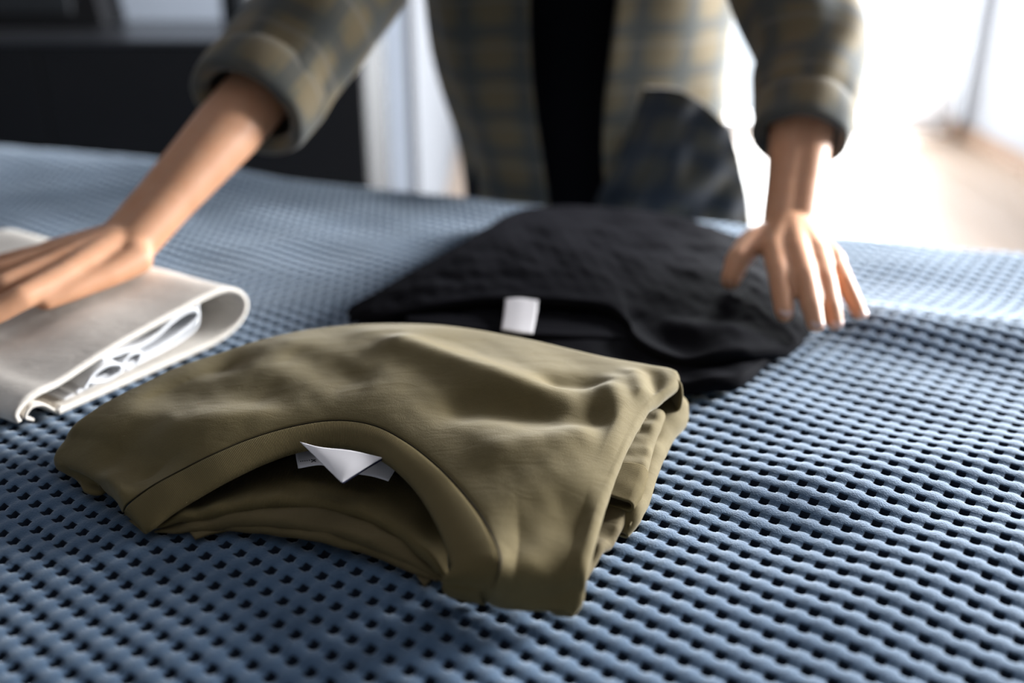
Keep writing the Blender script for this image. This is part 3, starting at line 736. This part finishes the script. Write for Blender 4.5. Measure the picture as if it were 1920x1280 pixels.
for s in (-1, 1): chain([Rw + s * sx * .8 + (Rw - Re) * .02, Rw + ax * .2 + s * sx * .8, Rw + ax * .6 + s * sx * .5, Re], (.0185, .020, .029, .034))
chain([Re, Rs], (.036, .045))
# hand on the white shirt (the person's right)
Lw = at(246, 446, .078)
L_f = {
 'index': [(118, 520, .070), (40, 558, .066), (-12, 588, .058), (-40, 604, .053)],
 'middle': [(100, 500, .073), (10, 535, .069), (-55, 562, .060), (-90, 578, .055)],
 'ring': [(92, 486, .070), (5, 510, .066), (-62, 530, .058), (-98, 542, .054)],
 'little': [(96, 474, .064), (25, 488, .060), (-28, 500, .055), (-58, 508, .052)]}
for kf, pts in L_f.items():
    P = [at(*p) for p in pts]; chain(P, R_r[kf]); cap(Lw + (P[0] - Lw) * .18, P[0], .0175, .0125)
    nails.append((P[2], P[3], R_r[kf][3]))
    print('L', kf, [round(float(np.linalg.norm(P[i + 1] - P[i])), 3) for i in range(3)], 'palm', round(float(np.linalg.norm(P[0] - Lw)), 3))
TL = [at(256, 486, .068), at(205, 514, .064), at(135, 543, .061), at(85, 565, .058)]
chain(TL, (.0145, .0115, .0098, .0078)); cap(Lw, TL[0], .018, .0145); cap(TL[1], at(118, 520, .068), .010, .010)
nails.append((TL[2], TL[3], .0078))
Le = h((-.245, 1.085, .200)); Ls = h((-.085, 1.30, .42))
ax = (Le - Lw); print('forearm L', np.linalg.norm(ax), 'upper', np.linalg.norm(Ls - Le))
sd = np.cross(ax / np.linalg.norm(ax), (0, 0, 1)); sd = sd / np.linalg.norm(sd) * .012
for s in (-1, 1): chain([Lw + s * sd * .8 + (Lw - Le) * .02, Lw + ax * .2 + s * sd * .8, Lw + ax * .6 + s * sd * .5, Le], (.0195, .021, .030, .035))
chain([Le, Ls], (.036, .045))
# trunk, neck, head
pelv = h((.10, 1.53, -.02)); chest = h((.088, 1.385, .34)); neck = h((.082, 1.33, .50)); head = h((.075, 1.27, .64))
cap(pelv, h((.095, 1.475, .18)), .09, .09); cap(h((.095, 1.475, .18)), chest, .09, .105)
cap(Ls, chest, .045, .08); cap(Rs, chest, .045, .08); cap(chest, neck, .07, .052); cap(neck, head, .05, .055)
cap(head + (0, .01, .03), head + (0, -.005, -.03), .078, .070); cap(head + (0, -.04, -.05), head + (0, -.055, -.075), .05, .035)
cap(head + (0, -.085, .01), head + (0, -.103, -.022), .008, .014)
for s in (-1, 1):
    cap(head + (s * .076, .01, .01), head + (s * .078, .012, -.03), .013, .010)
cap(head + (-.018, -.085, -.058), head + (.018, -.085, -.058), .008, .008)
# legs, kneeling behind the bed
for s in (-1, 1):
    hip = pelv + np.array((s * .085, 0, -.02)); kn = np.array((.10 + s * .11, 1.56, .075)); an = kn + np.array((0, .40, -.02)); 
    chain([hip, kn, an], (.075, .058, .036)); cap(an, an + np.array((0, .10, -.005)), .034, .022)
def body_mesh(parts, name, vox, smooth=6):
    VV = []; FF = []; base = 0
    th = np.linspace(0, 2 * math.pi, 20, endpoint=False)
    for a, b, ra, rb in parts:              # tapered capsules: two spherical ends joined by a cone
        d = b - a; ln = np.linalg.norm(d); d = d / ln
        ref = np.array((1.0, 0, 0)) if abs(d[0]) < .8 else np.array((0, 1.0, 0))
        u = np.cross(d, ref); u /= np.linalg.norm(u); w = np.cross(d, u)
        prof = [(-math.cos(t) * ra, max(math.sin(t) * ra, 1e-5)) for t in np.linspace(0, math.pi / 2, 7)] + [(ln + math.sin(t) * rb, max(math.cos(t) * rb, 1e-5)) for t in np.linspace(0, math.pi / 2, 7)]
        for z, r in prof: VV.append(a + d * z + r * (np.cos(th)[:, None] * u + np.sin(th)[:, None] * w))
        k = len(prof)
        for i in range(k - 1):
            for j in range(20): FF.append((base + i * 20 + j, base + i * 20 + (j + 1) % 20, base + (i + 1) * 20 + (j + 1) % 20, base + (i + 1) * 20 + j))
        FF.append(tuple(base + j for j in range(19, -1, -1))); FF.append(tuple(base + (k - 1) * 20 + j for j in range(20)))
        base += k * 20
    me = bpy.data.meshes.new('tmp'); me.from_pydata(np.concatenate(VV).tolist(), [], FF)
    o = bpy.data.objects.new('tmp', me); COL.objects.link(o)
    r = o.modifiers.new('r', 'REMESH'); r.mode = 'VOXEL'; r.voxel_size = vox
    s = o.modifiers.new('s', 'SMOOTH'); s.factor = .5; s.iterations = smooth
    dg = bpy.context.evaluated_depsgraph_get(); dg.update()
    out = bpy.data.meshes.new_from_object(o.evaluated_get(dg)); out.name = name
    bpy.data.objects.remove(o)
    return out
bmsh = body_mesh(parts, 'body', .0026, 5); print('body faces', len(bmsh.polygons))
bmsh.materials.clear()
body = link('body', bmsh, M['skin'], pe)
for a, b, r in nails:
    d = (b - a) / np.linalg.norm(b - a); up = np.array((0, 0, 1.0)); sd = np.cross(d, up); sd /= np.linalg.norm(sd); nn = np.cross(sd, d)
    bm = bmesh.new(); bmesh.ops.create_uvsphere(bm, u_segments=14, v_segments=8, radius=1)
    c = b + d * r * .25 + nn * r * .62
    mt = Matrix(((d[0] * .0058, sd[0] * r * .72, nn[0] * .0018, c[0]), (d[1] * .0058, sd[1] * r * .72, nn[1] * .0018, c[1]), (d[2] * .0058, sd[2] * r * .72, nn[2] * .0018, c[2]), (0, 0, 0, 1)))
    bmesh.ops.transform(bm, matrix=mt, verts=bm.verts[:])
    me = bpy.data.meshes.new('fingernail'); bm.to_mesh(me); bm.free(); link('fingernail', me, M['nail'], body)
for s in (-1, 1):
    bm = bmesh.new(); bmesh.ops.create_uvsphere(bm, u_segments=16, v_segments=10, radius=.011, matrix=Matrix.Translation((head + np.array((s * .031, -.072, .012))).tolist()))
    me = bpy.data.meshes.new('eye'); bm.to_mesh(me); bm.free(); link('eye', me, M['eye'], body)
hairp = [(head + np.array((0, .02, .045)), head + np.array((0, .05, -.02)), .082, .075), (head + np.array((0, .06, -.02)), head + np.array((0, .09, -.16)), .07, .045),
         (head + np.array((-.07, .03, .01)), head + np.array((-.07, .05, -.13)), .028, .022), (head + np.array((.07, .03, .01)), head + np.array((.07, .05, -.13)), .028, .022)]
hm = body_mesh(hairp, 'hair', .007, 4); hm.materials.clear(); link('hair', hm, M['hair'], pe)

def loft(name, secs, mat, parent, n=72, m=60, a0=0.0, a1=2 * math.pi, fold=0.0, seed=1, thick=.002, ang_by_sec=None, freq=7):
    """secs: (center, axis_x, axis_y, rx, ry); surface from angle a0..a1 (closed when full turn)"""
    full = ang_by_sec is None and abs(a1 - a0 - 2 * math.pi) < 1e-6
    ctr = cr(np.array([s[0] for s in secs]), m); ux = cr(np.array([s[1] for s in secs], float), m); uy = cr(np.array([s[2] for s in secs], float), m)
    rx = cr(np.array([[s[3]] for s in secs]), m)[:, 0]; ry = cr(np.array([[s[4]] for s in secs]), m)[:, 0]
    if ang_by_sec is not None: A = cr(np.array(ang_by_sec, float), m)
    else: A = np.tile((a0, a1), (m, 1))
    tt = np.linspace(0, 1, n, endpoint=not full)
    th = A[:, 0][None] + (A[:, 1] - A[:, 0])[None] * tt[:, None]
    v = np.linspace(0, 1, m)[None]
    r = random.Random(seed); dd = np.zeros((n, m))
    for i in range(5):
        f = r.randint(2, freq); dd += np.sin(f * th + r.uniform(0, 6) + v * r.uniform(-9, 9)) * r.uniform(.4, 1)
    for i in range(3):
        dd += np.sin(v * r.uniform(8, 25) + th * r.choice((-1, 1)) + r.uniform(0, 6)) * .6
    k = 1 + fold * dd / 2
    G = ctr[None] + ux[None] * (rx[None] * k * np.cos(th))[..., None] + uy[None] * (ry[None] * k * np.sin(th))[..., None]
    return sheet(name, G, mat, parent, thick, close_u=full)
EXX = (1, 0, 0); EYY = (0, 1, 0)
# black top
loft('black_top', [(h((.097, 1.51, -.10)), EXX, EYY, .165, .115), (h((.096, 1.50, .05)), EXX, EYY, .155, .112), (h((.093, 1.45, .20)), EXX, EYY, .155, .115), (h((.088, 1.385, .34)), EXX, EYY, .165, .12), (h((.085, 1.34, .44)), EXX, EYY, .13, .09), (h((.083, 1.335, .50)), EXX, EYY, .068, .066)], M['black'], pe, fold=.02, seed=51)
tp = []
for s in (-1, 1):
    hip = pelv + np.array((s * .085, 0, -.02)); kn = np.array((.10 + s * .11, 1.56, .08)); an = kn + np.array((0, .36, -.01))
    for a, b, ra, rb in ((pelv, hip, .11, .09), (hip, kn, .088, .072), (kn, an, .070, .052)): tp.append((a, b, ra, rb))
cap_ = (pelv, pelv + np.array((0, -.01, .08)), .12, .115); tp.append(cap_)
tm = body_mesh(tp, 'trousers', .008, 4); tm.materials.clear(); link('trousers', tm, M['trouser'], pe)

# plaid shirt: open front body, collar, sleeves with rolled cuffs
front = -math.pi / 2
secs = [(h((.138, 1.515, -.10)), EXX, EYY, .200, .150), (h((.134, 1.510, -.035)), EXX, EYY, .200, .150), (h((.120, 1.495, .04)), EXX, EYY, .197, .148), (h((.106, 1.465, .12)), EXX, EYY, .202, .148), (h((.095, 1.430, .20)), EXX, EYY, .206, .148), (h((.089, 1.400, .30)), EXX, EYY, .205, .150), (h((.086, 1.37, .40)), EXX, EYY, .175, .125), (h((.084, 1.35, .465)), EXX, EYY, .105, .095), (h((.083, 1.35, .50)), EXX, EYY, .078, .08)]
angs = [(front + .00, front + 2 * math.pi - .43), (front + .00, front + 2 * math.pi - .43), (front + .02, front + 2 * math.pi - .42), (front + .07, front + 2 * math.pi - .40), (front + .14, front + 2 * math.pi - .37), (front + .20, front + 2 * math.pi - .34), (front + .26, front + 2 * math.pi - .30), (front + .35, front + 2 * math.pi - .35), (front + .4, front + 2 * math.pi - .4)]
shirt = loft('plaid_shirt', secs, M['plaid'], pe, n=200, m=90, fold=.035, seed=61, thick=.003, ang_by_sec=angs, freq=11)
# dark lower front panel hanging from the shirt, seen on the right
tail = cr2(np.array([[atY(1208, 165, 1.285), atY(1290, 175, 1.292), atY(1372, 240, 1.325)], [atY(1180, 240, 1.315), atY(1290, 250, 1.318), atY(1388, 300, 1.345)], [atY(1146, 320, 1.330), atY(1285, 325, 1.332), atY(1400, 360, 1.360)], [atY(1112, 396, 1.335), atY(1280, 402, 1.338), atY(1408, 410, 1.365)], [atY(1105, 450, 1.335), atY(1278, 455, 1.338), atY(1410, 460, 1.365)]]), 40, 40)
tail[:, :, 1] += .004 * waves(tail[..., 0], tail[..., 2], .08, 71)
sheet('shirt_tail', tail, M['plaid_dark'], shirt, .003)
def sleeve(name, path, radii, seed, parent, flat=.85):
    path = [np.array(p) for p in path]; secs = []
    for i, p in enumerate(path):
        t = path[min(i + 1, len(path) - 1)] - path[max(i - 1, 0)]; t = t / np.linalg.norm(t)
        a = np.cross(t, (0, 0, 1)); a /= np.linalg.norm(a); b = np.cross(a, t)
        secs.append((p, a, b, radii[i], radii[i] * flat))
    return loft(name, secs, M['plaid'], parent, n=90, m=60, fold=.05, seed=seed, thick=.003), secs
def cuff(path, r, parent, seed, ln=.05):
    p0, p1 = np.array(path[0]), np.array(path[1]); t = (p1 - p0) / np.linalg.norm(p1 - p0)
    a = np.cross(t, (0, 0, 1)); a /= np.linalg.norm(a); b = np.cross(a, t)
    prof = [(.012, r * .80), (.004, r * .86), (0, r * .94), (.000, r * 1.03), (.006, r * 1.08), (ln * .5, r * 1.10), (ln - .004, r * 1.10), (ln, r * 1.06), (ln - .002, r * .97)]
    secs = [(p0 + t * d, a, b, rr, rr * .88) for d, rr in prof]
    return loft('cuff', secs, M['plaid'], parent, n=90, m=40, fold=.03, seed=seed, thick=.002)
Lax = (Le - Lw); c0 = Lw + Lax * .76
pathL = [c0, Lw + Lax * .92, Le + (Ls - Le) * .12, Le + (Ls - Le) * .35, Le + (Ls - Le) * .7, Ls + (.03, .02, -.01)]
sl, _ = sleeve('sleeve', pathL, (.058, .066, .072, .072, .074, .08), 81, shirt); cuff([c0 - Lax * .03, pathL[1]], .062, sl, 82)
Rax = (Re - Rw); c1 = Rw + Rax * .50
pathR = [c1, Rw + Rax * .80, Re + (0, .01, .01), Re + (Rs - Re) * .35, Re + (Rs - Re) * .7, Rs + (-.03, .02, -.01)]
sr, _ = sleeve('sleeve', pathR, (.045, .055, .063, .066, .070, .08), 83, shirt); cuff([c1 - Rax * .03, pathR[1]], .047, sr, 84)
